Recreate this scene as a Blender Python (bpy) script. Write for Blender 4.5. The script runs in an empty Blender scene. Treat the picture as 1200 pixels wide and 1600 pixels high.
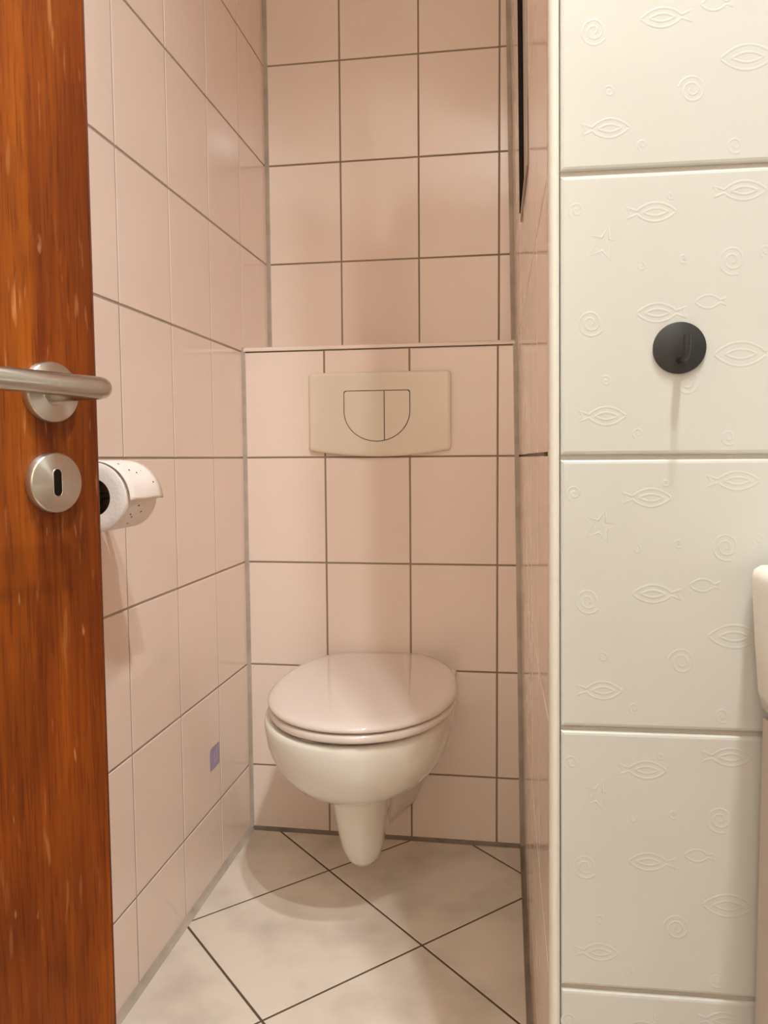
import bpy, bmesh, math, random
from mathutils import Vector, Matrix
random.seed(7)
scene = bpy.context.scene
COL = scene.collection

# ------------------------------------------------------------------ camera
cam_data = bpy.data.cameras.new('camera')
cam_data.sensor_fit = 'VERTICAL'; cam_data.sensor_height = 36.0
cam_data.lens = 1236.775 / 1600 * 36.0
cam_data.clip_start = 0.01
cam = bpy.data.objects.new('camera', cam_data); COL.objects.link(cam)
cam.matrix_world = (Matrix.Translation((0.63737, -1.84108, 0.92045)) @ Matrix.Rotation(0.15943, 4, 'Z')
                    @ Matrix.Rotation(math.pi / 2 - 0.06833, 4, 'X') @ Matrix.Rotation(-0.00732, 4, 'Z'))
scene.camera = cam

# ------------------------------------------------------------------ world, exposure
world = bpy.data.worlds.new('world'); scene.world = world; world.use_nodes = True
world.node_tree.nodes['Background'].inputs[0].default_value = (1, .86, .72, 1)
world.node_tree.nodes['Background'].inputs[1].default_value = 0.15
vs = scene.view_settings
vs.view_transform = 'Standard'; vs.look = 'None'; vs.gamma = 1.0; vs.use_curve_mapping = False
vs.exposure = 0.0
try:
    scene.cycles.diffuse_bounces = 8; scene.cycles.max_bounces = 14; scene.cycles.glossy_bounces = 6
except Exception:
    pass

BULBS = ((.858, -1.525, 2.60), (.905, -1.84, 2.60))     # two bulbs of the ceiling lamp in the wash area
POWER_BULB = 81.0
LCOL = (.97, 1.0, 1.0)
HALL_LAMP = (1.38, -2.72, 1.95); HALL_POWER = 570.0        # globe lamp in the hallway behind the camera, round the corner of the doorway
HCOL = (.97, 1.0, .99)

# ------------------------------------------------------------------ helpers
def s2l(c):
    return tuple(((v / 255) / 12.92 if v / 255 <= .04045 else ((v / 255 + .055) / 1.055) ** 2.4) for v in c)

def tag(o, label=None, cat=None, group=None, kind=None):
    if label: o['label'] = label
    if cat: o['category'] = cat
    if group: o['group'] = group
    if kind: o['kind'] = kind
    return o

def empty(name, loc=(0, 0, 0), rz=0.0):
    o = bpy.data.objects.new(name, None); COL.objects.link(o)
    o.location = loc; o.rotation_euler = (0, 0, rz); o.empty_display_size = .05
    return o

def link_mesh(name, me, mat=None, parent=None, mtx=None, smooth=False):
    o = bpy.data.objects.new(name, me); COL.objects.link(o)
    if mat is not None and not me.materials: me.materials.append(mat)
    if smooth:
        for p in me.polygons: p.use_smooth = True
    if parent is not None: o.parent = parent
    if mtx is not None: o.matrix_local = mtx
    return o

def mesh_of(name, verts, faces):
    me = bpy.data.meshes.new(name); me.from_pydata([tuple(v) for v in verts], [], faces); me.update(); return me

def fix(me):
    bm = bmesh.new(); bm.from_mesh(me); bmesh.ops.recalc_face_normals(bm, faces=bm.faces); bm.to_mesh(me); bm.free(); me.update()
    return me

def prism(name, poly, z0, z1, mat, parent=None, bevel=0.0, seg=2):
    """vertical prism over a plan polygon"""
    n = len(poly)
    v = [(x, y, z0) for x, y in poly] + [(x, y, z1) for x, y in poly]
    f = [list(range(n))[::-1], list(range(n, 2 * n))] + [[i, (i + 1) % n, n + (i + 1) % n, n + i] for i in range(n)]
    me = fix(mesh_of(name, v, f))
    o = link_mesh(name, me, mat, parent)
    if bevel:
        m = o.modifiers.new('bevel', 'BEVEL'); m.width = bevel; m.segments = seg; m.limit_method = 'ANGLE'
    return o

def box(name, lo, hi, mat, parent=None, bevel=0.0, seg=2):
    return prism(name, [(lo[0], lo[1]), (hi[0], lo[1]), (hi[0], hi[1]), (lo[0], hi[1])], lo[2], hi[2], mat, parent, bevel, seg)

def loft(rings, cap0=True, cap1=True, closed=True):
    n = len(rings[0]); v = [p for r in rings for p in r]; f = []
    for k in range(len(rings) - 1):
        for i in range(n if closed else n - 1):
            j = (i + 1) % n
            f.append([k * n + i, k * n + j, (k + 1) * n + j, (k + 1) * n + i])
    if cap0: f.append(list(range(n))[::-1])
    if cap1: f.append(list(range((len(rings) - 1) * n, len(rings) * n)))
    return v, f

def tube(name, pts, r, mat, parent=None, seg=20, caps=True):
    pts = [Vector(p) for p in pts]; rings = []
    rr = r if isinstance(r, (list, tuple)) else [r] * len(pts)
    prev = None
    for i, p in enumerate(pts):
        t = (pts[min(i + 1, len(pts) - 1)] - pts[max(i - 1, 0)]).normalized()
        if prev is None:
            a = t.cross(Vector((0, 0, 1)))
            if a.length < 1e-3: a = t.cross(Vector((1, 0, 0)))
        else:
            a = prev - t * prev.dot(t)
        a.normalize(); prev = a; b = t.cross(a)
        rings.append([p + rr[i] * (math.cos(2 * math.pi * k / seg) * a + math.sin(2 * math.pi * k / seg) * b) for k in range(seg)])
    v, f = loft(rings, caps, caps)
    o = link_mesh(name, fix(mesh_of(name, v, f)), mat, parent, smooth=True)
    m = o.modifiers.new('edge', 'EDGE_SPLIT'); m.split_angle = math.radians(40)
    return o

def inset(poly, d):
    n = len(poly); out = []
    for i in range(n):
        p0, p1, p2 = Vector(poly[i - 1]), Vector(poly[i]), Vector(poly[(i + 1) % n])
        e1 = (p1 - p0).normalized(); e2 = (p2 - p1).normalized()
        n1 = Vector((-e1.y, e1.x)); n2 = Vector((-e2.y, e2.x))
        k = 1 + n1.dot(n2)
        out.append(tuple(p1 + (n1 + n2) * (d / max(k, .3))))
    return out

def tile_mesh(poly, mapf, thick=.006, prof=((.0008, 0.0), (0.0, .0009))):
    """poly counter-clockwise in (u,v); prof: list of (depth below face, inset). mapf(u,v,n)->xyz, n=0 is the face"""
    n = len(poly)
    rings = [[mapf(u, v, -thick) for u, v in poly]]
    for dn, di in prof:
        q = inset(poly, di) if di else poly
        rings.append([mapf(u, v, -dn) for u, v in q])
    v, f = loft(rings, False, True)
    return fix_out(mesh_of('tile', v, f))

def fix_out(me):
    return me

def clip(poly, a, b, c):
    """keep a*x+b*y<=c"""
    out = []
    for i in range(len(poly)):
        p, q = poly[i], poly[(i + 1) % len(poly)]
        dp, dq = a * p[0] + b * p[1] - c, a * q[0] + b * q[1] - c
        if dp <= 0: out.append(p)
        if dp * dq < 0:
            t = dp / (dp - dq); out.append((p[0] + t * (q[0] - p[0]), p[1] + t * (q[1] - p[1])))
    r = []
    for p in out:
        if not r or math.hypot(p[0] - r[-1][0], p[1] - r[-1][1]) > 1e-5: r.append(p)
    if len(r) > 1 and math.hypot(r[0][0] - r[-1][0], r[0][1] - r[-1][1]) < 1e-5: r.pop()
    return r

def area(p):
    return .5 * sum(p[i - 1][0] * p[i][1] - p[i][0] * p[i - 1][1] for i in range(len(p)))

# ------------------------------------------------------------------ materials
def mat(name, col, rough=.4, spec=.5, metal=0.0, noise=None, bump=None, coat=0.0, ramp=None, rnd=0.0):
    m = bpy.data.materials.new(name); m.use_nodes = True
    nt = m.node_tree; b = nt.nodes['Principled BSDF']
    b.inputs['Base Color'].default_value = (*col, 1); b.inputs['Roughness'].default_value = rough
    b.inputs['Metallic'].default_value = metal; b.inputs['Specular IOR Level'].default_value = spec
    b.inputs['Coat Weight'].default_value = coat; b.inputs['Coat Roughness'].default_value = .08
    tc = nt.nodes.new('ShaderNodeTexCoord'); co = tc.outputs['Object']
    if noise:   # (colour2, scale, detail, lo, hi)
        c2, sc, det, lo, hi = noise
        n = nt.nodes.new('ShaderNodeTexNoise'); n.inputs['Scale'].default_value = sc; n.inputs['Detail'].default_value = det
        geo = nt.nodes.new('ShaderNodeNewGeometry')
        nt.links.new(geo.outputs['Position'], n.inputs['Vector'])
        r = nt.nodes.new('ShaderNodeValToRGB'); r.color_ramp.elements[0].position = lo; r.color_ramp.elements[1].position = hi
        r.color_ramp.elements[0].color = (*col, 1); r.color_ramp.elements[1].color = (*c2, 1)
        nt.links.new(n.outputs['Fac'], r.inputs['Fac']); nt.links.new(r.outputs['Color'], b.inputs['Base Color'])
    if bump:    # (scale, strength, distance, detail)
        n2 = nt.nodes.new('ShaderNodeTexNoise'); n2.inputs['Scale'].default_value = bump[0]; n2.inputs['Detail'].default_value = bump[3]
        geo2 = nt.nodes.new('ShaderNodeNewGeometry')
        nt.links.new(geo2.outputs['Position'], n2.inputs['Vector'])
        bp = nt.nodes.new('ShaderNodeBump'); bp.inputs['Strength'].default_value = bump[1]; bp.inputs['Distance'].default_value = bump[2]
        nt.links.new(n2.outputs['Fac'], bp.inputs['Height']); nt.links.new(bp.outputs['Normal'], b.inputs['Normal'])
    return m

M = {}
M['tile'] = mat('niche_tile', (.875, .745, .655), .11, .5, bump=(9, .25, .004, 1), noise=((.85, .715, .625), 3.0, 2, .4, .7))
M['fish'] = mat('fish_tile', (.492, .492, .455), .22, .5, bump=(14, .2, .003, 1))
M['grout_wall'] = mat('wall_grout', (.30, .225, .165), .85, .2, bump=(300, .4, .001, 2))
M['grout_left'] = mat('left_grout', (.40, .325, .26), .85, .2, bump=(300, .4, .001, 2))
M['grout_fish'] = mat('fish_grout', (.42, .395, .34), .85, .2, bump=(300, .4, .001, 2))
M['grout_floor'] = mat('floor_grout', (.12, .085, .058), .85, .2, bump=(300, .4, .001, 2))
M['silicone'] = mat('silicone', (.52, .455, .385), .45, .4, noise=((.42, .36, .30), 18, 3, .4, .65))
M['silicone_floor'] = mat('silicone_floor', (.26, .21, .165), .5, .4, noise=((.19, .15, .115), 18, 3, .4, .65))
M['plaster'] = mat('plaster', (.60, .57, .52), .8, .3, bump=(120, .2, .001, 3))
M['hall_paint'] = mat('hall_paint', (.20, .17, .14), .8, .3, bump=(120, .2, .001, 3))
M['wash_paint'] = mat('wash_paint', (.42, .38, .33), .8, .3, bump=(120, .2, .001, 3))
M['ceramic'] = mat('white_ceramic', (.79, .775, .70), .07, .5, coat=.3)
M['seatplastic'] = mat('seat_plastic', (.735, .655, .60), .07, .5, coat=.25)
M['plate'] = mat('plate_plastic', (.80, .71, .585), .16, .5)
M['plate_gap_shade'] = mat('plate_gap_shade', (.02, .015, .01), .8, .1)
M['black'] = mat('black_metal', (.022, .021, .020), .42, .4)
M['blackpanel'] = mat('black_panel', (.006, .005, .005), .9, .05)
M['panel_edge'] = mat('panel_edge', (.45, .38, .31), .5, .3)
M['steel'] = mat('brushed_steel', (.56, .52, .47), .27, .5, metal=1.0, bump=(700, .05, .0004, 2))
M['turned'] = mat('turned_steel', (.58, .54, .49), .30, .5, metal=1.0)
_nt = M['turned'].node_tree; _b = _nt.nodes['Principled BSDF']; _t = _nt.nodes.new('ShaderNodeTangent'); _t.direction_type = 'RADIAL'; _t.axis = 'Y'
_b.inputs['Anisotropic'].default_value = .9; _b.inputs['Anisotropic Rotation'].default_value = .25; _nt.links.new(_t.outputs['Tangent'], _b.inputs['Tangent'])
M['hole'] = mat('hole_dark', (.012, .008, .006), .9, .1)
M['paper'] = mat('tissue_paper', (.88, .82, .77), .95, .1, bump=(240, .5, .0012, 3))
M['paper_end'] = mat('tissue_end', (.80, .74, .66), .95, .1, bump=(900, .6, .001, 2))
M['cardboard'] = mat('cardboard', (.09, .055, .035), .9, .1)
M['fleck'] = mat('print_fleck', (.16, .10, .12), .9, .1)
M['sticker'] = mat('sticker_purple', (.38, .32, .49), .5, .4, noise=((.43, .37, .54), 60, 2, .4, .6))
M['sticker_mark'] = mat('sticker_mark', (.52, .46, .60), .5, .4)
M['trimwhite'] = mat('trim_cream', (.60, .585, .52), .3, .5)
M['cabinet'] = mat('cabinet_shaded', (.50, .43, .37), .35, .5)  # cabinet's shadow is put into the colour, darker than its own white
M['floor_tile'] = mat('floor_tile', (.75, .675, .585), .30, .5, noise=((.56, .50, .425), 6.5, 7, .47, .74), bump=(60, .12, .002, 3))
M['hallfloor'] = mat('hall_floor', (.22, .16, .11), .5, .4)
M['bulb'] = None

def wood():
    m = bpy.data.materials.new('door_wood'); m.use_nodes = True
    nt = m.node_tree; b = nt.nodes['Principled BSDF']; N = nt.nodes.new; L = nt.links.new
    tc = N('ShaderNodeTexCoord')
    def noise(sx, sz, scale, det, dist=0.0):
        mp = N('ShaderNodeMapping'); mp.inputs['Scale'].default_value = (sx, sx, sz); L(tc.outputs['Object'], mp.inputs['Vector'])
        n = N('ShaderNodeTexNoise'); n.inputs['Scale'].default_value = scale; n.inputs['Detail'].default_value = det
        n.inputs['Distortion'].default_value = dist; L(mp.outputs['Vector'], n.inputs['Vector']); return n.outputs['Fac']
    def ramp(fac, stops):
        r = N('ShaderNodeValToRGB'); e = r.color_ramp.elements
        while len(e) < len(stops): e.new(.5)
        for el, (p, c) in zip(e, stops): el.position = p; el.color = (*c, 1)
        L(fac, r.inputs['Fac']); return r.outputs['Color']
    def mix(f, a, c, mode='MIX'):
        x = N('ShaderNodeMix'); x.data_type = 'RGBA'; x.blend_type = mode
        if isinstance(f, float): x.inputs['Factor'].default_value = f
        else: L(f, x.inputs['Factor'])
        L(a, x.inputs['A'])
        if isinstance(c, tuple): x.inputs['B'].default_value = (*c, 1)
        else: L(c, x.inputs['B'])
        return x.outputs['Result']
    broad = ramp(noise(1, .05, 30, 4, .5), [(.30, (.145, .026, .0012)), (.5, (.21, .045, .002)), (.70, (.30, .078, .004))])
    fine = ramp(noise(1, .05, 170, 4), [(.32, (.74, .68, .62)), (.60, (1, 1, 1))])
    col = mix(1.0, broad, fine, 'MULTIPLY')
    pores = ramp(noise(1, .035, 520, 2), [(.34, (.55, .48, .44)), (.46, (1, 1, 1))])
    col = mix(.75, col, pores, 'MULTIPLY')
    ribbon = ramp(noise(1, .35, 16, 3, .8), [(.36, (.80, .76, .72)), (.64, (1.18, 1.18, 1.18))])
    col = mix(.85, col, ribbon, 'MULTIPLY')
    scr = ramp(noise(1, .11, 150, 2, .25), [(.62, (0, 0, 0)), (.72, (1, 1, 1))])
    scr2 = ramp(noise(1, .5, 7, 2), [(.42, (.05, .05, .05)), (.62, (.55, .55, .55))])
    sc = mix(1.0, scr, scr2, 'MULTIPLY')
    col = mix(sc, col, (.58, .26, .10))
    nick = ramp(noise(1, .22, 150, 1, .2), [(.745, (0, 0, 0)), (.81, (.45, .45, .45))])
    col = mix(nick, col, (.60, .30, .14))
    L(col, b.inputs['Base Color'])
    b.inputs['Roughness'].default_value = .42; b.inputs['Specular IOR Level'].default_value = .28
    bp = N('ShaderNodeBump'); bp.inputs['Strength'].default_value = .15; bp.inputs['Distance'].default_value = .0006
    L(noise(1, .04, 200, 2), bp.inputs['Height']); L(bp.outputs['Normal'], b.inputs['Normal'])
    return m
M['wood'] = wood()
M['wood_edge'] = mat('door_edge_wood', (.10, .018, .006), .4, .4)

def emis(name, col, s):
    m = bpy.data.materials.new(name); m.use_nodes = True; b = m.node_tree.nodes['Principled BSDF']
    b.inputs['Emission Color'].default_value = (*col, 1); b.inputs['Emission Strength'].default_value = s
    b.inputs['Base Color'].default_value = (.8, .8, .8, 1); return m
M['bulb'] = emis('lamp_glass', (1, .86, .7), 3.0)

# ------------------------------------------------------------------ room dimensions
PX, PZ, GAP = .203, .253, .0042
Z0 = .164
ROWS = [Z0 + PZ * k for k in range(-1, 11)]
CEIL = 2.75
LEDGE = 1.186
YU = .214
def rw(y, z):                      # the niche's right wall leans a little
    t = min(max(-y / 1.1, -.3), 1.0)
    return (.671 - .0175 * z) * (1 - t) + (.679 - .0083 * z) * t

def cuts(lo, hi, joints):
    """[(a,b)] pieces between joints inside lo..hi, each shortened by half a gap at a joint"""
    js = [lo] + [j for j in sorted(joints) if lo + .012 < j < hi - .006] + [hi]
    out = []
    for i in range(len(js) - 1):
        a = js[i] + (GAP / 2 if i else 0); b = js[i + 1] - (GAP / 2 if i < len(js) - 2 else 0)
        out.append((a, b))
    return out

_cache = {}
def rect_tile(parent, u0, u1, v0, v1, material):
    """tile on a flat wall whose local x is along, z up and -y out; face at local y=0"""
    w, h = round(u1 - u0, 4), round(v1 - v0, 4)
    key = (w, h, material.name)
    if key not in _cache:
        P = [(-w / 2, -h / 2), (w / 2, -h / 2), (w / 2, h / 2), (-w / 2, h / 2)]
        me = tile_mesh(P, lambda u, v, n: (u, -n, v)); me.materials.append(material); _cache[key] = me
    o = bpy.data.objects.new('tile', _cache[key]); COL.objects.link(o); o.parent = parent
    o.location = ((u0 + u1) / 2, 0, (v0 + v1) / 2)
    a = .0016
    o.rotation_euler = (random.uniform(-a, a), 0, random.uniform(-a, a))
    return o

def wall_slab(name, loc, rz, u0, u1, v0, v1, label, grout, thick=.10):
    me = fix(mesh_of(name, [(u, y, v) for y in (.0012, thick) for u, v in ((u0, v0), (u1, v0), (u1, v1), (u0, v1))],
                     [[0, 1, 2, 3], [7, 6, 5, 4], [0, 4, 5, 1], [1, 5, 6, 2], [2, 6, 7, 3], [3, 7, 4, 0]]))
    o = link_mesh(name, me, grout); o.location = loc; o.rotation_euler = (0, 0, rz)
    return tag(o, label, 'wall', kind='structure')

# ---- floor
floor = box('floor', (-.10, -2.10, -.12), (1.75, .32, -.0009), M['grout_floor'])
tag(floor, 'tiled floor of large pale marbled tiles laid diagonally with dark joints', 'floor', kind='structure')
A0 = math.radians(-45.6); U = (math.cos(A0), math.sin(A0)); A1 = math.radians(-134.8); V = (math.cos(A1), math.sin(A1))
FP = .3375; fg = .0023
for i in range(-7, 9):
    for j in range(-6, 9):
        P = []
        for a, b in ((i * FP + fg, j * FP + fg), (i * FP + fg, (j + 1) * FP - fg), ((i + 1) * FP - fg, (j + 1) * FP - fg), ((i + 1) * FP - fg, j * FP + fg)):
            P.append((.238 + a * U[0] + b * V[0], -.169 + a * U[1] + b * V[1]))
        if area(P) < 0: P = P[::-1]
        for c in ((-1, 0, -.004), (1, 0, 1.69), (0, 1, -.004), (0, -1, 1.99)): P = clip(P, *c) if len(P) > 2 else P
        if len(P) < 3 or area(P) < .0004: continue
        if all(x > .665 and y > -1.08 for x, y in P): continue
        if any(x > .69 for x, y in P) and any(y > -1.08 for x, y in P):
            cy = sum(y for _, y in P) / len(P)
            P = clip(P, 1, 0, .672) if cy > -1.02 else clip(P, 0, 1, -1.085)
            if len(P) < 3 or area(P) < .0004: continue
        mx, my = sum(x for x, _ in P) / len(P), sum(y for _, y in P) / len(P)
        me = tile_mesh([(x - mx, y - my) for x, y in P], lambda u, v, n: (u, v, n), .006)
        o = link_mesh('tile', me, M['floor_tile'], floor); o.location = (mx, my, 0)

# ---- left wall (face at x = 0)
YL = -1.72
wl = wall_slab('wall_left', (0, 0, 0), math.pi / 2, -2.1, .31, 0, CEIL, 'left wall of glossy pale pink upright tiles', M['grout_left'])
lj = [-.604 + PX * k for k in range(-7, 6)]
for u0, u1 in cuts(-2.0, YU - .001, lj):
    for v0, v1 in cuts(.004, CEIL, ROWS): rect_tile(wl, u0, u1, v0, v1, M['tile'])

# ---- upper back wall
wb = wall_slab('wall_back', (0, YU, 0), .00776, 0.0, .70, LEDGE - .02, CEIL, 'upper back wall of the niche in pale pink tiles', M['grout_wall'])
for u0, u1 in cuts(.004, .645, [.19925 + PX * k for k in range(4)]):
    for v0, v1 in cuts(LEDGE, CEIL, [1.43071 + PZ * k for k in range(6)]): rect_tile(wb, u0, u1, v0, v1, M['tile'])

# ---- boxed-in cistern wall (face at y = 0)
wc = wall_slab('wall_cistern', (0, 0, 0), 0.0, 0.0, .675, 0, LEDGE - .011, 'lower boxed-in cistern wall of pale pink tiles behind the toilet', M['grout_wall'], YU - .002)
for (u0, u1) in cuts(.003, .668, [.2006 + PX * k for k in range(4)]):
    for v0, v1 in cuts(.004, LEDGE - .0132, [r for r in ROWS if r < 1.1]):
        if u1 > .66:
            P = [(u0, v0), (rw(0, v0) - .002, v0), (rw(0, v1) - .002, v1), (u0, v1)]
            link_mesh('tile', tile_mesh(P, lambda u, v, n: (u, -n, v)), M['tile'], wc)
        else:
            rect_tile(wc, u0, u1, v0, v1, M['tile'])
# ledge tiles on top of the box with a rounded nose
me = fix(mesh_of('ledge', [(x, y, z) for x in (.002, .6515) for y, z in ((YU - .004, LEDGE - .0100), (YU - .004, LEDGE), (.004, LEDGE), (.000, LEDGE - .0008), (-.0026, LEDGE - .0032), (-.0034, LEDGE - .006), (-.0030, LEDGE - .0100))],
         [[0, 1, 2, 3, 4, 5, 6], [13, 12, 11, 10, 9, 8, 7]] + [[i, 7 + i, 7 + (i + 1) % 7, (i + 1) % 7] for i in range(7)]))
link_mesh('ledge', me, M['tile'], wc)

# ---- right niche wall
def rquad(y0, y1, z0, z1, off): return [(rw(y0, z0) + off, y0, z0), (rw(y1, z0) + off, y1, z0), (rw(y1, z1) + off, y1, z1), (rw(y0, z1) + off, y0, z1)]
fa = rquad(YU + .1, -1.0, 0, CEIL, .0012); bk = [(.76, YU + .1, 0), (.76, -1.0, 0), (.76, -1.0, CEIL), (.76, YU + .1, CEIL)]
wr = link_mesh('wall_right', fix(mesh_of('wall_right', fa + bk, [[0, 1, 2, 3], [7, 6, 5, 4], [0, 4, 5, 1], [1, 5, 6, 2], [2, 6, 7, 3], [3, 7, 4, 0]])), M['grout_wall'])
tag(wr, 'right niche wall of glossy pale pink tiles seen at a grazing angle', 'wall', kind='structure')
for u0, u1 in cuts(-YU + .002, 1.090, [1.0925 - PX * k for k in range(1, 7)]):       # u = -y
    for v0, v1 in cuts(.004, CEIL, ROWS):
        if u0 < 0 and v0 < LEDGE - .02:
            if u1 < .02: continue
            w0 = .002
        else: w0 = u0
        P = [(w0, v0), (u1, v0), (u1, v1), (w0, v1)]
        t1, t2 = random.uniform(-.0003, .0003), random.uniform(-.0003, .0003)
        uc = (w0 + u1) / 2
        me = tile_mesh(P, lambda u, v, n: (rw(-u, v) - n + t1 * (u - uc) * 8, -u, v), .006)
        link_mesh('tile', me, M['tile'], wr)

# ---- wall with the embossed fish tiles
TH = .03776
Y_F = -1.09793
def fx_left(z): return .690 - .0088 * z
wf = link_mesh('wall_front', None or fix(mesh_of('wall_front', [(x, y, z) for z in (0, CEIL) for x, y in ((fx_left(z) - .70, .0032), (1.06, .0032), (1.06, .095), (fx_left(z) - .70, .095))],
               [[3, 2, 1, 0], [4, 5, 6, 7], [0, 1, 5, 4], [1, 2, 6, 5], [2, 3, 7, 6], [3, 0, 4, 7]])), M['grout_fish'])
wf.location = (.70, Y_F, 0); wf.rotation_euler = (0, 0, TH)
tag(wf, 'partition wall of large cream tiles embossed with fish and spirals', 'wall', kind='structure')
FROW = [.91946 + PZ * k for k in range(-4, 8)]
FG = .0044
# motif strokes, metres from the tile's lower left corner
S = 1 / 1660.0
def fish(n0, tail, yc, hgt):
    """outline strokes of a fish from nose x to tail x (pixels), centre y, height"""
    L_ = tail - n0; up, lo = [], []
    for k in range(15):
        t = k / 14; x = n0 + L_ * t
        h = hgt * .5 * (math.sin(math.pi * min(t / .78, 1) * .93 + .03) ** .8 if t < .78 else .16 + (t - .78) * 1.9)
        up.append((x, yc - h)); lo.append((x, yc + h))
    s = [up, lo, [(tail, up[-1][1]), (tail - L_ * .07, yc), (tail, lo[-1][1])]]
    if hgt > 20:
        s.append([(n0 + L_ * t, yc - hgt * .2 * math.sin(math.pi * (t - .16) / .5)) for t in [.16 + .05 * k for k in range(11)]])
        s.append([(n0 + L_ * t, yc + hgt * .2 * math.sin(math.pi * (t - .16) / .5)) for t in [.16 + .05 * k for k in range(11)]])
    return s
def spiral(x, y, r, turns, ph=0.0):
    n = int(14 * turns) + 2
    return [[(x + r * (1 - .85 * k / n) * math.cos(ph + 2 * math.pi * turns * k / n), y + r * 1.05 * (1 - .85 * k / n) * math.sin(ph + 2 * math.pi * turns * k / n)) for k in range(n + 1)]]
def star(x, y, r):
    pts = []
    for k in range(11):
        rr = r if k % 2 == 0 else r * .38
        a = -math.pi / 2 + .25 + math.pi * k / 5
        pts.append((x + rr * math.cos(a), y + rr * math.sin(a)))
    return [pts]
# pixel sketch relative to (876, 1138) = lower left corner of a tile
MOT = [('fish_relief', fish(1038, 968, 783, 27)), ('fish_relief', fish(1163, 1090, 758, 27)), ('fish_relief', fish(985, 1056, 929, 27)),
       ('fish_relief', fish(1068, 1112, 915, 19)), ('fish_relief', fish(1097, 1186, 992, 35)), ('fish_relief', fish(970, 903, 1080, 27)),
       ('spiral_relief', spiral(918, 941, 20, 2.1, .6)), ('spiral_relief', spiral(1058, 1033, 20, 2.1, 3.4)), ('spiral_relief', spiral(1119, 856, 21, 2.1, 1.2)),
       ('spiral_relief', spiral(941, 1028, 8, 1.2, 4.0)), ('spiral_relief', spiral(989, 1106, 8, 1.2, 2.0)), ('spiral_relief', spiral(1050, 851, 7, 1.2, 1)),
       ('spiral_relief', spiral(1119, 1113, 12, 1.4, 1)), ('spiral_relief', spiral(1030, 760, 6, 1.2, 0)), ('spiral_relief', spiral(896, 776, 12, 1.5, 2)),
       ('spiral_relief', spiral(990, 861, 6, 1.2, 5)), ('spiral_relief', spiral(1165, 845, 9, 1.3, 2)), ('starfish_relief', star(936, 826, 26))]
def relief_mesh(strokes, hw=.0018, hh=.00036):
    vv, ff = [], []
    for st in strokes:
        pts = [Vector(((x - 876) * S, (1138 - y) * S * 1.0)) for x, y in st]
        b0 = len(vv); n = len(pts)
        closed = (pts[0] - pts[-1]).length < 1e-6
        for i, p in enumerate(pts):
            a = pts[i - 1] if i else (pts[-2] if closed else p)
            c = pts[i + 1] if i < n - 1 else (pts[1] if closed else p)
            t = (c - a).normalized(); nn = Vector((-t.y, t.x))
            for s, h in ((-1, 0), (-.6, .75), (0, 1), (.6, .75), (1, 0)):
                q = p + nn * hw * s
                vv.append((q.x, -.0000 - hh * h + .0002, q.y))
        for i in range(n - 1):
            for k in range(4):
                a = b0 + i * 5 + k; ff.append([a, a + 1, a + 6, a + 5])
    me = mesh_of('relief', vv, ff); fix(me)
    for p in me.polygons: p.use_smooth = True
    me.materials.append(M['fish']); return me
REL = [(n, relief_mesh(s)) for n, s in MOT]
fprof = ((.0026, 0.0), (.0014, .0005), (.0005, .0016), (0.0, .0036))
for ci, (ua, ub) in enumerate(((None, .2035), (.2075, .4065), (.4105, .6095), (.6135, .8125))):
    for k in range(len(FROW) - 1):
        v0, v1 = max(FROW[k], .004) + FG / 2, min(FROW[k + 1], CEIL) - FG / 2
        if v1 - v0 < .03: continue
        off = -.7 + .6819 if False else -.0181
        l0, l1 = (fx_left(v0) - .70, fx_left(v1) - .70) if ua is None else (ua + off, ua + off)
        P = [(l0, v0), (ub + off, v0), (ub + off, v1), (l1, v1)]
        me = tile_mesh(P, lambda u, v, n: (u, -n, v), .006, fprof)
        t = link_mesh('tile', me, M['fish'], wf, smooth=False)
        if v1 - v0 > .2:
            for nm, rm in REL:
                r = bpy.data.objects.new(nm, rm); COL.objects.link(r); r.parent = t
                r.location = ((ua if ua else 0.0) + off + .0005, 0, v0)

# ---- corner trim
def trim_prof(z):
    xl, xr = .679 - .0083 * z - .0004, fx_left(z) - .0006
    yb, yf = -1.089, -1.1008
    pts = [(xl, yb)]
    r = .0065
    for k in range(7):
        a = math.pi + math.pi / 2 * k / 6
        pts.append((xl + r + r * math.cos(a), yf + r + r * math.sin(a)))
    pts += [(xr - .002, yf + .0002), (xr - .0003, yf + .0022), (xr - .0003, yb)]
    return pts
rings = [[(x, y, z) for x, y in trim_prof(z)] for z in (0, CEIL)]
v, f = loft(rings)
tr = link_mesh('trim_1', fix(mesh_of('trim_1', v, f)), M['trimwhite'], smooth=True)
tr.modifiers.new('edge', 'EDGE_SPLIT').split_angle = math.radians(50)
tag(tr, 'narrow cream rounded edge trim running up the partition corner', 'trim', kind='structure')

# ---- silicone joints
def fillet(name, a, b, da, db, r, material, label):
    """triangular bead from point a to b with legs along da and db"""
    a, b, da, db = Vector(a), Vector(b), Vector(da), Vector(db)
    ring = lambda p: [p, p + da * r, p + da * r * .55 + db * r * .45 - (da + db) * r * .06, p + db * r]
    v, f = loft([[tuple(q) for q in ring(a)], [tuple(q) for q in ring(b)]])
    o = link_mesh(name, fix(mesh_of(name, v, f)), material)
    return tag(o, label, 'silicone joint', kind='structure')
fillet('trim_2', (0, 0, 0), (0, 0, LEDGE), (1, 0, 0), (0, -1, 0), .008, M['silicone'], 'grey silicone bead in the corner of left wall and cistern box')
fillet('trim_3', (0, YU, LEDGE), (0, YU, CEIL), (1, 0, 0), (0, -1, 0), .009, M['silicone'], 'grey silicone bead in the upper left back corner')
fillet('trim_4', (rw(0, 0), 0, 0), (rw(0, LEDGE), 0, LEDGE), (-1, 0, 0), (0, -1, 0), .010, M['silicone'], 'grey silicone bead between cistern box and right wall')
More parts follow.
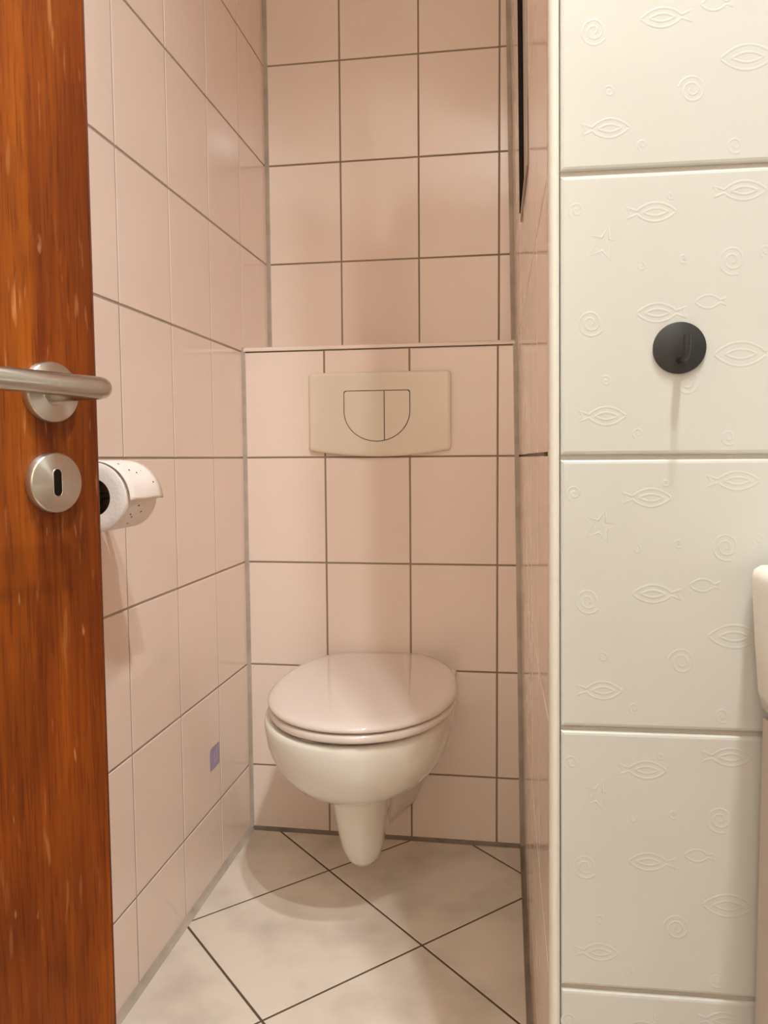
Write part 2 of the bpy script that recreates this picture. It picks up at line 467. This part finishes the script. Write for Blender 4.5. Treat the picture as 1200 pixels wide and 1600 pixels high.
fillet('trim_5', (rw(YU, LEDGE), YU + .002, LEDGE), (rw(YU, CEIL), YU + .002, CEIL), (-1, 0, 0), (0, -1, 0), .010, M['silicone'], 'grey silicone bead in the upper right back corner')
fillet('trim_6', (0, 0, 0), (0, -1.75, 0), (1, 0, 0), (0, 0, 1), .011, M['silicone'], 'grey silicone bead along the foot of the left wall')
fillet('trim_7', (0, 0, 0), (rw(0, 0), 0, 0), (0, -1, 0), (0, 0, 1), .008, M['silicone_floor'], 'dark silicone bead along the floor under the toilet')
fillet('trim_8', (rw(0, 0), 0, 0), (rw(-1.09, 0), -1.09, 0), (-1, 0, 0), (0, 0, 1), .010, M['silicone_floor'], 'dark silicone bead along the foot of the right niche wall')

# ---- ceiling, far side and doorway walls, hallway
tag(box('ceiling', (-.1, -3.5, CEIL), (1.75, .32, CEIL + .1), M['plaster']), 'plain white ceiling above the toilet room', 'ceiling', kind='structure')
tag(box('wall_washroom', (1.70, -2.25, 0), (1.75, -1.0, CEIL), M['wash_paint']), 'plain side wall of the washroom beside the basin', 'wall', kind='structure')
wd = prism('wall_doorway', [(.86, -2.35), (1.75, -2.35), (1.75, -2.25), (.86, -2.25)], 0, CEIL, M['wash_paint'])
tag(wd, 'plain wall beside the doorway behind the camera', 'wall', kind='structure')
tag(box('floor_hall', (-.10, -3.5, -.12), (1.75, -2.10, -.002), M['hallfloor']), 'plain hallway floor outside the doorway', 'floor', kind='structure')
tag(box('wall_hall', (-.10, -3.6, -.002), (1.75, -3.5, CEIL), M['hall_paint']), 'plain far wall of the hallway', 'wall', kind='structure')
tag(box('wall_hall_left', (-.20, -3.5, -.002), (-.10, -2.10, CEIL), M['hall_paint']), 'plain left wall of the hallway', 'wall', kind='structure')
tag(box('wall_hall_right', (1.75, -3.5, -.002), (1.85, -2.10, CEIL), M['hall_paint']), 'plain right wall of the hallway', 'wall', kind='structure')

# ------------------------------------------------------------------ lamps
cl = empty('ceiling_lamp', ((BULBS[0][0] + BULBS[1][0]) / 2, (BULBS[0][1] + BULBS[1][1]) / 2, CEIL))
tag(cl, 'white ceiling lamp with two downward spots in front of the niche', 'lamp')
tube('canopy', [(0, 0, 0), (0, 0, -.022), (0, 0, -.03)], [.05, .05, .03], M['trimwhite'], cl)
for bx_, by_, bz_ in BULBS:
    q = (bx_ - cl.location.x, by_ - cl.location.y, bz_ - CEIL)
    tube('arm', [(0, 0, -.025), (q[0] * .9, q[1] * .9, -.04), (q[0], q[1], -.06), (q[0], q[1], -.10)], .007, M['steel'], cl, 10)
    tube('spot_can', [(q[0], q[1], -.075), (q[0], q[1], -.08), (q[0], q[1], -.120)], [.014, .024, .026], M['trimwhite'], cl, 20)
    ld = bpy.data.lights.new('bulb', 'SPOT'); ld.energy = POWER_BULB; ld.color = LCOL; ld.shadow_soft_size = .022
    ld.spot_size = math.radians(158); ld.spot_blend = 1.0
    lo = bpy.data.objects.new('bulb', ld); COL.objects.link(lo); lo.parent = cl; lo.location = q
hp_ = empty('hall_lamp', (HALL_LAMP[0], HALL_LAMP[1], CEIL)); tag(hp_, 'white globe lamp hanging in the hallway behind the camera', 'lamp')
dz = CEIL - HALL_LAMP[2]
tube('canopy', [(0, 0, 0), (0, 0, -.022), (0, 0, -.03)], [.05, .05, .03], M['trimwhite'], hp_)
tube('cord', [(0, 0, -.025), (0, 0, -(dz - .10))], .004, M['trimwhite'], hp_, 10)
tube('socket', [(0, 0, -(dz - .11)), (0, 0, -(dz - .07))], .02, M['trimwhite'], hp_, 16)
ld = bpy.data.lights.new('hall_bulb', 'POINT'); ld.energy = HALL_POWER; ld.color = HCOL; ld.shadow_soft_size = .06
lo = bpy.data.objects.new('hall_bulb', ld); COL.objects.link(lo); lo.parent = hp_; lo.location = (0, 0, -dz)

# ------------------------------------------------------------------ toilet
AX = .3365
toilet = empty('toilet', (AX, 0, 0))
tag(toilet, 'white wall-hung toilet with its lid closed below the flush plate', 'toilet')
def egg(w, yf, yc, wb, yb=-.002, nf=26, nb=9, p=2.15):
    """plan outline from the wall on the right round the front to the wall on the left"""
    pts = []
    for k in range(nb):
        t = k / nb; e = t * t * (3 - 2 * t)
        pts.append((wb + (w - wb) * e, yb + (yc - yb) * t))
    for k in range(nf + 1):
        a = math.pi * k / nf
        c, s_ = math.cos(a), math.sin(a)
        pts.append((w * math.copysign(abs(c) ** (2 / p), c), yc + (yf - yc) * abs(s_) ** (2 / p)))
    for k in range(nb - 1, -1, -1):
        t = k / nb; e = t * t * (3 - 2 * t)
        pts.append((-wb - (w - wb) * e, yb + (yc - yb) * t))
    return pts
lv = [(.268, .070, -.385, -.22, .070), (.2715, .098, -.420, -.22, .092), (.280, .124, -.450, -.23, .110), (.295, .146, -.476, -.24, .128),
      (.315, .163, -.498, -.25, .144), (.336, .1735, -.513, -.26, .156), (.352, .1785, -.521, -.265, .163), (.372, .1835, -.5295, -.27, .169),
      (.395, .1865, -.535, -.27, .173), (.411, .1875, -.537, -.27, .176), (.4190, .186, -.5355, -.27, .175), (.4215, .182, -.531, -.27, .172), (.4215, .168, -.517, -.27, .160), (.400, .160, -.505, -.27, .150)]
rings = [[(x, y, z) for x, y in egg(w, yf, yc, wb_)] for z, w, yf, yc, wb_ in lv]
v, f = loft(rings)
bowl = link_mesh('bowl', fix(mesh_of('bowl', v, f)), M['ceramic'], toilet, smooth=True)
bowl.modifiers.new('edge', 'EDGE_SPLIT').split_angle = math.radians(62)
fv = [(.079, .012, -.250, -.235, .045), (.081, .020, -.285, -.25, .058), (.088, .029, -.306, -.262, .068), (.102, .037, -.322, -.27, .078), (.13, .044, -.338, -.28, .088), (.17, .049, -.353, -.29, .100),
      (.21, .053, -.365, -.30, .113), (.25, .057, -.374, -.31, .127), (.29, .060, -.380, -.31, .135)]
def footline(w, yf, yc, wb_):
    pts = []; nb = 9
    for k in range(nb):
        t = k / nb; y = yc * t
        pts.append((w + (wb_ - w) * max(0, 1 - t * 1.5) ** 1.6 - .004 * math.sin(math.pi * t), y - .002))
    for k in range(19):
        a = math.pi * k / 18
        pts.append((w * math.cos(a), yc + (yf - yc) * math.sin(a)))
    return pts + [(-x, y) for x, y in pts[:nb][::-1]]
rings = [[(x, y, z) for x, y in footline(w, yf, yc, wb_)] for z, w, yf, yc, wb_ in fv]
v, f = loft(rings)
foot = link_mesh('trapway_foot', fix(mesh_of('trapway_foot', v, f)), M['ceramic'], toilet, smooth=True)
foot.modifiers.new('edge', 'EDGE_SPLIT').split_angle = math.radians(62)

def seat_outline(s, n=72, w=.187, yf=-.546, yb=-.012, yc=-.292):
    pts = []
    for k in range(n):
        a = 2 * math.pi * k / n
        c, sn = math.cos(a), math.sin(a)
        if sn < 0: x = w * math.copysign(abs(c) ** (2 / 2.08), c); y = yc + (yc - yf) * -abs(sn) ** (2 / 2.08)
        else:
            x = w * math.copysign(abs(c) ** (2 / 2.25), c); y = yc + .31 * abs(sn) ** (2 / 2.25)
            if y > yb: y = yb + (y - yb) * .12
        pts.append((x, y))
    cx, cy = 0, -.28
    return [(cx + (x - cx) * (1 - s / .18), cy + (y - cy) * (1 - s / .24)) for x, y in pts]
def seat_part(name, prof, parent):
    rings = [[(x, y, z) for x, y in seat_outline(s)] for s, z in prof]
    v, f = loft(rings)
    o = link_mesh(name, fix(mesh_of(name, v, f)), M['seatplastic'], parent, smooth=True)
    o.modifiers.new('edge', 'EDGE_SPLIT').split_angle = math.radians(55)
    o.location = (0, 0, 0)
    return o
skew = empty('seat_assembly'); bpy.data.objects.remove(skew)
ring_p = [(.014, .4305), (.006, .4305), (.0025, .4315), (.001, .435), (.001, .4408), (.003, .4445), (.008, .446), (.02, .446)]
lid_p = [(.016, .4490), (.005, .4490), (.0015, .4500), (0, .4525), (.0004, .4555), (.0025, .4588), (.007, .4612), (.016, .4630), (.04, .4648), (.08, .4662), (.13, .4670), (.17, .4672)]
seat = seat_part('seat', ring_p, toilet); lid = seat_part('lid', lid_p, toilet)
for o in (seat, lid):
    o.location = (.0, -.0, 0); o.rotation_euler = (0, 0, .03)
for sx in (-.075, .075):
    tube('hinge', [(sx, -.016, .424), (sx, -.016, .450)], .008, M['seatplastic'], toilet, 16)
for sx, sy in ((-.11, -.10), (.11, -.10), (-.10, -.42), (.10, -.42)):
    tube('bumper', [(sx, sy, .4200), (sx, sy, .432)], .010, M['seatplastic'], toilet, 12)

# ------------------------------------------------------------------ flush plate
fp = empty('flush_plate', (.3327, 0, 1.022)); tag(fp, 'beige plastic flush plate with half-round double button on the tiled box', 'flush plate')
def plate_outline(d):
    W, T, Bm, B = .168 - d, .0985 - d, -.0985 + d, -.0855 + d
    r = max(.010 - d, .002); pts = []
    def arc(cx, cy, a0, a1):
        for k in range(6):
            a = math.radians(a0 + (a1 - a0) * k / 5); pts.append((cx + r * math.cos(a), cy + r * math.sin(a)))
    arc(W - r, T - r, 0, 90) if False else None
    arc(-W + r, B + r, 180, 255)
    for k in range(1, 14):
        t = -1 + 2 * k / 14; pts.append((t * (W - r), B + (Bm - B) * (1 - t * t)))
    arc(W - r, B + r, 285, 360)
    arc(W - r, T - r, 0, 90)
    arc(-W + r, T - r, 90, 180)
    return pts
rings = [[(x, -dy, z) for x, z in plate_outline(d)] for d, dy in ((0.001, 0), (0, .004), (.0, .0075), (.0012, .0105), (.004, .0125), (.009, .0135), (.02, .0138))]
v, f = loft(rings)
pl = link_mesh('plate', fix(mesh_of('plate', v, f)), M['plate'], fp, smooth=True)
pl.modifiers.new('edge', 'EDGE_SPLIT').split_angle = math.radians(45)
def dshape(d, x0=-9, x1=9):
    """half-round button outline, shrunk by d and cut to x0..x1"""
    W, T = .0785, .0555; r = .006; pts = []
    cx0 = -.0045
    for k in range(25):
        a = math.pi + math.pi * k / 24
        pts.append((cx0 + (W - d) * math.cos(a), 0.013 - .006 + (.0705 - d) * math.sin(a)))
    for k in range(6):
        a = math.pi / 2 * k / 5; pts.append((cx0 + W - d - r + r * math.cos(a), T - d - r + r * math.sin(a)))
    for k in range(6):
        a = math.pi / 2 + math.pi / 2 * k / 5; pts.append((cx0 - W + d + r + r * math.cos(a), T - d - r + r * math.sin(a)))
    pts = clip(pts, 1, 0, x1); pts = clip(pts, -1, 0, -x0)
    return pts
def slab(name, poly, y0, y1, material, bev=.0004):
    q = inset(poly, bev)
    rings = [[(x, -y0, z) for x, z in poly], [(x, -(y1 - bev), z) for x, z in poly], [(x, -y1, z) for x, z in q]]
    v, f = loft(rings)
    return link_mesh(name, fix(mesh_of(name, v, f)), material, fp)
slab('button_gap_shade', dshape(0), .0130, .01395, M['plate_gap_shade'], .0001)  # thin black inlay paints the shade in the seam around the buttons
slab('button', dshape(.0017, -9, .0123), .0130, .0148, M['plate'])
slab('button', dshape(.0017, .0140, 9), .0130, .0148, M['plate'])

# ------------------------------------------------------------------ towel hook on the fish wall
fw = Matrix.Translation((.70, Y_F, 0)) @ Matrix.Rotation(TH, 4, 'Z')
hk = empty('towel_hook'); hk.matrix_world = fw @ Matrix.Translation((.0847, 0, 1.0160))
tag(hk, 'round black metal towel hook fixed on the cream fish tiles', 'hook')
tube('backplate', [(0, -.0002, 0), (0, -.0028, 0), (0, -.0032, 0)], [.0228, .0228, .0221], M['black'], hk, 64)
hp = [(0, -.004, -.0105), (0, -.014, -.0105), (0, -.020, -.0105)]
for k in range(1, 9):
    a = math.pi / 2 * k / 8
    hp.append((0, -.020 - .0075 * math.sin(a), -.0105 + .0075 * (1 - math.cos(a))))
hp += [(0, -.0275, .003), (0, -.0275, .0075)]
tube('hook_arm', hp, .0033, M['black'], hk, 16)

# ------------------------------------------------------------------ door
A = math.radians(70); DT = Vector((math.cos(A), math.sin(A), 0)); DN = Vector((math.sin(A), -math.cos(A), 0))
door = empty('door_1', (.2413, -1.2059, 0)); door.rotation_euler = (0, 0, A)     # local x to the free edge, -y out of the visible face
tag(door, 'varnished reddish brown wooden door standing open at the left', 'door', kind='structure')
E0, E1 = -.60, .0532
box('door_leaf', (E0, .0002, .012), (E1 - .0016, .036, 1.985), M['wood'], door, .0008, 1)
box('edge_band', (E1 - .0016, .0002, .012), (E1, .036, 1.985), M['wood_edge'], door, .0004, 1)
def rosette(z, name):
    r = empty(name) if False else None
    rr = [(.0255, 0), (.026, -.0010), (.026, -.0078), (.0254, -.0088), (.0246, -.0092)]
    o = tube(name, [(0, y, 0) for _, y in rr], [q for q, _ in rr], M['turned'], door, 72); o.location = (0, 0, z); return o
HZ, KZ = .9790, .9010
rosette(HZ, 'handle_rosette'); kr = rosette(KZ, 'keyhole_rosette')
kp = [(.0041 * math.cos(math.pi * k / 10), .0075 + .0041 * math.sin(math.pi * k / 10)) for k in range(11)] + [(-.0041 * math.cos(math.pi * k / 10), -.0075 - .0041 * math.sin(math.pi * k / 10)) for k in range(11)]
rings = [[(x, y, z) for x, z in kp] for y in (-.0085, -.00935)]
v, f = loft(rings)
ko = link_mesh('keyhole', fix(mesh_of('keyhole', v, f)), M['hole'], kr)
rg = [[((x * k), y, z * (1 + (k - 1) * .45)) for x, z in kp] for k, y in ((1.0, -.0090), (1.0, -.0097), (1.14, -.0097), (1.2, -.0091))]
v, f = loft(rg, False, False)
link_mesh('keyhole_rim', fix(mesh_of('keyhole_rim', v, f)), M['steel'], kr, smooth=True)
# lever: neck, mitred bend, grip pointing back to the hinge side
handle_pts = [(0, -.0085, HZ), (0, -.030, HZ), (0, -.0620, HZ)]
R_ = .0105
for k in range(1, 9):
    a = math.pi / 2 * k / 8
    handle_pts.append((-R_ * (1 - math.cos(a)), -.0620 - R_ * math.sin(a), HZ))
handle_pts += [(-.06, -.0725, HZ + .0001), (-.118, -.0725, HZ + .0003), (-.1205, -.0725, HZ + .0003)]
lever = tube('lever', handle_pts, [.0088] * (len(handle_pts) - 1) + [.0076], M['steel'], door, 32)
tube('neck_collar', [(0, -.0088, HZ), (0, -.0100, HZ)], [.0118, .0112], M['steel'], door, 32)
for hz in (.25, 1.7):
    tube('hinge', [(E0 - .004, -.004, hz), (E0 - .004, -.004, hz + .09)], .007, M['steel'], door, 16)
tag(box('trim_9', (.0, -1.84, 0), (.024, -1.776, 2.02), M['wood']), 'wooden door jamb on the left wall behind the door', 'door frame', kind='structure')

# ------------------------------------------------------------------ toilet roll and holder
RX, RY, RZ, RR, RL = .0690, -.832, .8690, .0490, .098
roll = empty('toilet_roll', (RX, RY, RZ)); tag(roll, 'white toilet paper roll with a loose printed end beside the door', 'toilet paper')
def ringy(r, y, n=56): return [(r * math.cos(2 * math.pi * k / n), y, r * math.sin(2 * math.pi * k / n)) for k in range(n)]
v, f = loft([ringy(.0265, 0), ringy(.030, -.0003), ringy(.038, .0002), ringy(RR - .001, 0), ringy(RR, .001), ringy(RR, RL - .001), ringy(RR - .001, RL), ringy(.0265, RL)], False, False)
pm = link_mesh('paper', fix(mesh_of('paper', v, f)), M['paper'], roll, smooth=True)
pm.modifiers.new('edge', 'EDGE_SPLIT').split_angle = math.radians(50)
v, f = loft([ringy(.0265, .001), ringy(.0265, RL - .001), ringy(.0256, RL - .001), ringy(.0256, .001), ringy(.0265, .001)], False, False)
link_mesh('core', fix(mesh_of('core', v, f)), M['cardboard'], roll, smooth=True)
# loose sheet: wraps the top and stands off towards the niche
sh = []
NS, NW = 22, 6
path = []
for k in range(NS + 1):
    t = k / NS
    a = math.radians(100 - 105 * t)
    rr = RR + .0008 + .0060 * max(0, t - .15) ** 1.2 * 1.4
    path.append((rr * math.cos(a), rr * math.sin(a)))
rings = []
for k, (x, z) in enumerate(path):
    t = k / NS; row = []
    for w in range(NW + 1):
        q = w / NW
        row.append((x + .0008 * math.sin(7 * q + 5 * t) * t, .0006 + (RL + .004 * t) * q, z + .0006 * math.sin(11 * q) * t))
    rings.append(row)
vv = [p for r in rings for p in r]; n1 = NW + 1
ff = [[k * n1 + w, k * n1 + w + 1, (k + 1) * n1 + w + 1, (k + 1) * n1 + w] for k in range(NS) for w in range(NW)]
sm = link_mesh('loose_sheet', fix(mesh_of('loose_sheet', vv, ff)), M['paper'], roll, smooth=True)
so = sm.modifiers.new('solid', 'SOLIDIFY'); so.thickness = .0006; so.offset = 1
flm = mesh_of('print_fleck', [(.0013 * math.cos(2 * math.pi * k / 8), .0019 * math.sin(2 * math.pi * k / 8), h) for h in (0, .0003) for k in range(8)], [list(range(8, 16)), ] + [[k, (k + 1) % 8, 8 + (k + 1) % 8, 8 + k] for k in range(8)])
flm.materials.append(M['fleck'])
def fleck(ang, y, r):
    o = bpy.data.objects.new('printed_fleck', flm); COL.objects.link(o); o.parent = roll
    a = math.radians(ang); nrm = Vector((math.cos(a), 0, math.sin(a)))
    q = Vector((0, 0, 1)).rotation_difference(nrm)
    o.rotation_mode = 'QUATERNION'; o.rotation_quaternion = q; o.location = Vector((r * math.cos(a), y, r * math.sin(a)))
def sheet_r(ang):
    t = (100 - ang) / 105; return RR + .0008 + .0060 * max(0, t - .15) ** 1.2 * 1.4 + .0007
for ang, y in ((62, .030), (44, .034), (38, .048), (41, .066), (20, .080)): fleck(ang, y, sheet_r(ang))
for ang, y in ((-16, .042), (-30, .026), (-36, .034), (-28, .056), (-52, .040)): fleck(ang, y, RR + .0002)
hd = empty('roll_holder', (0, RY, RZ)); tag(hd, 'metal toilet roll holder on the left wall inside the paper roll', 'roll holder')
tube('wall_rosette', [(.0005, RL + .035, 0), (.008, RL + .035, 0)], .022, M['steel'], hd, 32)
pts = [(.006, RL + .035, 0), (.04, RL + .035, 0), (.058, RL + .032, 0), (RX - .001, RL + .022, 0), (RX, RL + .01, 0), (RX, .004, 0)]
tube('arm', pts, .006, M['black'], hd, 14)

# ------------------------------------------------------------------ sticker on the left wall
st = empty('sticker', (0, -.2335, .272)); tag(st, 'small purple sticker low on the left tiled wall', 'sticker')
w, h = .0275, .0245
out = [(-w, -h), (w, -h + .001), (w, h)] + [(-w + .014 + .014 * math.cos(math.radians(a)), h - .010 + .010 * math.sin(math.radians(a))) for a in (90, 115, 140, 165, 180)]
v, f = loft([[(x, u, z) for u, z in out] for x in (.0001, .0006)])
link_mesh('sheet', fix(mesh_of('sheet', v, f)), M['sticker'], st)
def stroke(poly):
    v, f = loft([[(x, u, z) for u, z in poly] for x in (.0005, .00085)]); link_mesh('printed_mark', fix(mesh_of('mark', v, f)), M['sticker_mark'], st)
stroke([(-.004, -.012), (.001, -.014), (.001, .011), (-.004, .009)])
stroke([(.012, -.011), (.017, -.009), (.017, .012), (.012, .011)])
stroke([(.001, -.014), (.012, -.011), (.012, -.008), (.001, -.010)])

# ------------------------------------------------------------------ dark panel high on the right niche wall
PY0, PY1, PZ0, PZ1 = -.665, -.385, 1.335, 2.05
pn = empty('wall_panel', (rw(-.5, 1.7), (PY0 + PY1) / 2, PZ0)); tag(pn, 'thin black panel with a pale edge hung high on the right niche wall', 'panel')
def wall_piece(name, y0, y1, z0, z1, o0, o1, material):
    v = [(rw(y, z) - o - pn.location.x, y - pn.location.y, z - pn.location.z) for o in (o0, o1) for y, z in ((y0, z0), (y1, z0), (y1, z1), (y0, z1))]
    return link_mesh(name, fix(mesh_of(name, v, [[0, 1, 2, 3], [7, 6, 5, 4], [0, 4, 5, 1], [1, 5, 6, 2], [2, 6, 7, 3], [3, 7, 4, 0]])), material, pn)
wall_piece('backing', PY0 + .085, PY1 - .012, PZ0 + .012, PZ1 - .012, .0004, .0046, M['blackpanel'])
for y0, y1, z0, z1 in ((PY0, PY0 + .085, PZ0, PZ1), (PY1 - .012, PY1, PZ0, PZ1), (PY0 + .085, PY1 - .012, PZ0, PZ0 + .012), (PY0 + .085, PY1 - .012, PZ1 - .012, PZ1)):
    wall_piece('border', y0, y1, z0, z1, .0004, .0030, M['panel_edge'])

# ------------------------------------------------------------------ basin and cabinet
bs = empty('wash_basin', (1.122, -1.30, 0)); tag(bs, 'white ceramic wash basin on the cabinet at the right edge', 'basin')
def rrect(hx, hy, r, n=6):
    pts = []
    d_ = HX - hx; rb = .006 if d_ < .02 else .03; hb = .197 if d_ < .02 else .197 - .04 - d_
    for cx, cy, a0, r in ((hx - rb, hb - rb, 0, rb), (-hx + rb, hb - rb, 90, rb), (-hx + r, -hy + r, 180, r), (hx - r, -hy + r, 270, r)):
        for k in range(n + 1):
            a = math.radians(a0 + 90 * k / n); pts.append((cx + r * math.cos(a), cy + r * math.sin(a)))
    return pts
HX, HY = .276, .20
pr = [(.030, .687), (.020, .690), (.012, .697), (.008, .712), (.004, .76), (.001, .805), (.0005, .814), (.0025, .8205), (.008, .824), (.018, .8245), (.026, .822), (.034, .81), (.045, .76), (.08, .72), (.13, .71)]
rings = [[(x, y + (d if d > .05 else 0) * 0, z) for x, y in rrect(HX - d, HY - (d if d > .02 else d), max(.045 - d * .3, .01))] for d, z in pr]
v, f = loft(rings)
bo = link_mesh('basin_body', fix(mesh_of('basin_body', v, f)), M['ceramic'], bs, smooth=True)
bo.modifiers.new('edge', 'EDGE_SPLIT').split_angle = math.radians(60)
tube('drain', [(0, 0, .7095), (0, 0, .7125)], .022, M['steel'], bs, 24)
cb = empty('vanity_cabinet', (1.126, -1.30, 0)); tag(cb, 'pale vanity cabinet under the wash basin at the right edge', 'cabinet')
box('cabinet_body', (-.266, -.17, .10), (.266, .197, .6865), M['cabinet'], cb, .0015)
box('plinth', (-.24, -.14, .0), (.24, .19, .10), M['cabinet'], cb)
for sx in (-1, 1):
    d_ = box('door', (min(sx * .002, sx * .264), -.188, .105), (max(sx * .002, sx * .264), -.1705, .682), M['cabinet'], cb, .0015)
    tube('knob', [(sx * .03, -.188, .6), (sx * .03, -.21, .6)], [.006, .010], M['steel'], d_, 16)
